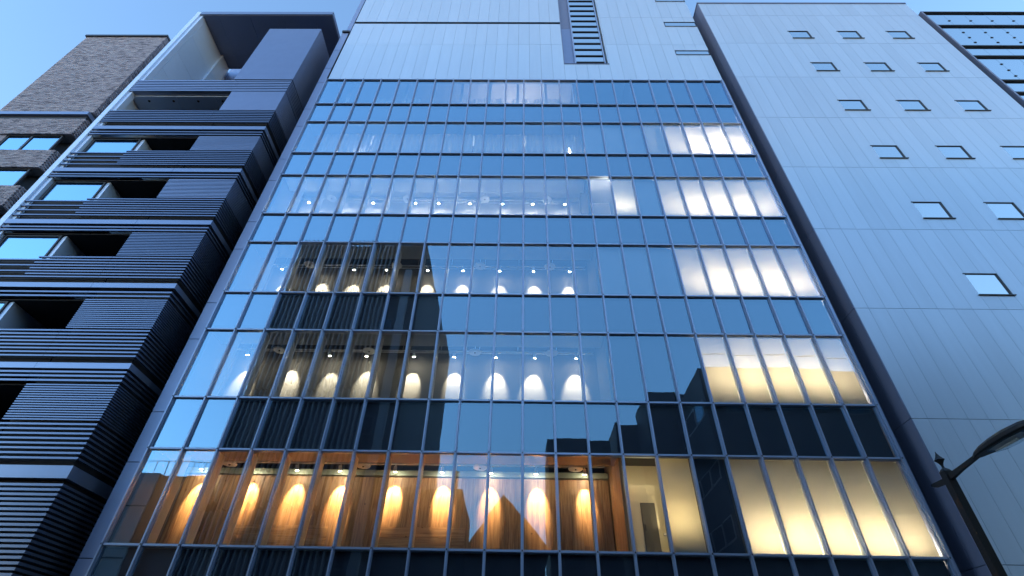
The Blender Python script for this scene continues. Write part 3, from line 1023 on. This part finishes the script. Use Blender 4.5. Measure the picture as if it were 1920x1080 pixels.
def lring(y, w, h):
    return [(PXL - w, y, 4.370), (PXL + w, y, 4.370), (PXL + w * .85, y, 4.368 - h * .6), (PXL + w * .45, y, 4.368 - h), (PXL - w * .45, y, 4.368 - h), (PXL - w * .85, y, 4.368 - h * .6)]
put("lens", MB().loft([lring(*q) for q in ls]), LENS, SL)
put("reflector", MB().loft([[(PXL - w * .8, y, 4.3675), (PXL + w * .8, y, 4.3675), (PXL + w * .8, y, 4.366), (PXL - w * .8, y, 4.366)] for y, w, h in ls[1:5]]), MT['lampw'], SL)
put("bulb", MB().cyl((PXL, -6.72, 4.345), (PXL, -7.1, 4.345), .012, .016, 10), MT['lampw'], SL)

# ================================================================== buildings across the street, seen mirrored in the glass
def block(name, label, x0, x1, y1, y0, z, m, wins_=(), side=None):
    """y1 is the face towards the street, y0 the rear"""
    t = thing(name, label, "building")
    bx("wall", m, t, x0, x1, y0, y1, .13, z)
    return t
TW = block("tower_block", "dark tower with upright pale fins, mirrored in the left half of the glass", -17.31, -7.27, -15.6, -32, 29.75, MT['twr'])
x = -17.2
while x < -9.4:
    for z0, z1 in ((24.9, 29.85), (17.2, 24.6), (10.0, 16.9), (3.6, 9.7)):
        bx("fin", MT['twf'], TW, x, x + .07, -15.59, -15.3, z0 + random.uniform(-.25, .25), z1)
    x += .33
bx("pier", MT['twf'], TW, -8.55, -8.05, -15.59, -15.25, .13, 26.9)
for z in (26.2, 22.6, 19.0, 15.4, 11.8, 8.2):
    f = bx("window", MT['wdark'], TW, -9.9, -8.8, -15.59, -15.54, z - 1.2, z)
    sub("pane", GLO, f, -9.8, -8.9, -15.535, -15.52, z - 1.1, z - .1)
tk = put("water_tank", MB().cyl((-11.6, -22, 29.76), (-11.6, -22, 31.4), 1.2, 1.2, 20), MT['palew'], TW)
BB = block("corner_block", "dark block with rows of windows, mirrored at the right of the glass", 11.58, 34, -15.6, -22.2, 19.0, MT['navy'])
for z0, z1 in ((15.9, 17.1), (12.1, 13.2), (8.9, 10.1), (5.6, 6.8)):
    for a, b in ((-21.4, -19.7), (-19.5, -17.8), (-17.6, -16.1)):
        f = bx("window", MT['twf'], BB, 11.53, 11.579, a, b, z0, z1)
        sub("pane", GLO, f, 11.51, 11.528, a + .08, b - .08, z0 + .08, z1 - .08)
    for q in range(9):
        xa = 12.6 + q * 2.3
        f = bx("window", MT['wdark'], BB, xa, xa + 1.7, -15.599, -15.56, z0, z1)
        sub("pane", GLO, f, xa + .08, xa + 1.62, -15.558, -15.54, z0 + .08, z1 - .08)
pr = MB().cyl((12, -15.7, 20.0), (34, -15.7, 20.0), .03, n=6)
for q in range(12):
    pr.cyl((12 + 2 * q, -15.7, 19.0), (12 + 2 * q, -15.7, 20.0), .025, n=6)
put("railing", pr, MT['twf'], BB)
block("stepped_block", "dark flat roofed block stepping down behind the corner block, mirrored in the glass", 9.7, 19.0, -22.4, -26, 20.8, MT['navy'])
block("low_block", "lower dark block left of the stepped one, mirrored in the glass", 7.9, 12.5, -26.2, -34, 20.1, MT['navy'])
CB = block("slim_tower", "slim square topped dark tower mirrored right of the glass centre", 2.2, 7.1, -25, -31, 18.0, MT['navy'])
for z in (16.2, 13.2, 10.2):
    f = bx("window", MT['wdark'], CB, 3.0, 4.6, -24.999, -24.95, z - 1.2, z)
    sub("pane", GLO, f, 3.1, 4.5, -24.948, -24.93, z - 1.1, z - .1)
LBk = block("low_shop", "low dark building beside the finned tower, mirrored over the wooden wall", -7.2, -3.15, -15.6, -21.6, 11.1, MT['navy'])
put("roof_vent", MB().cyl((-3.6, -16.2, 11.1), (-3.6, -16.2, 12.3), .12, n=10), MT['twf'], LBk)
GH = thing("gabled_house", "dark gable roofed house mirrored over the middle of the wooden wall", "house")
put("wall", MB().box(-3.1, 1.6, -26, -20, .13, 9.0), MT['navy'], GH)
gv = MB()
gv.v = [(-3.3, -19.8, 9.0), (1.85, -19.8, 9.0), (-.92, -19.8, 12.15), (-3.3, -26.2, 9.0), (1.85, -26.2, 9.0), (-.92, -26.2, 12.15)]
gv.f = [(0, 1, 2), (3, 5, 4), (0, 2, 5, 3), (1, 4, 5, 2), (0, 3, 4, 1)]
put("roof", gv, MT['roofm'], GH)
DB = thing("tiled_building", "low pale and reddish tiled building mirrored at the lower left of the glass", "building")
bx("wall", MT['palew'], DB, -27, -20.25, -24, -15.6, .13, 11.7)
bx("wall", MT['redw'], DB, -20.24, -17.36, -24, -15.7, .13, 11.62)
for z in (9.9, 7.4, 4.9):
    bx("band", MT['wdark'], DB, -27, -20.25, -15.599, -15.57, z, z + .08)
rl = MB()
for q in range(14):
    rl.cyl((-26.5 + q * .7, -15.9, 11.7), (-26.5 + q * .7, -15.9, 12.5), .02, n=6)
rl.cyl((-26.5, -15.9, 12.5), (-17.4, -15.9, 12.5), .02, n=6)
put("railing", rl, MT['twf'], DB)

# neighbours stand free of the glass building with a gap at each side; storeys of about 2.9 m (left) and 3.6 m (right)
AB.location, AB.scale = (-14.81, 3.93, -.093), (1.058,) * 3
KB.location, KB.scale = (-21.99, 4.63, -.16), (1.1,) * 3
PB.location, PB.scale = (16.64, 6.77, -.064), (1.04,) * 3
FT.location, FT.scale = (30.45, 6.96, -.08), (1.05,) * 3
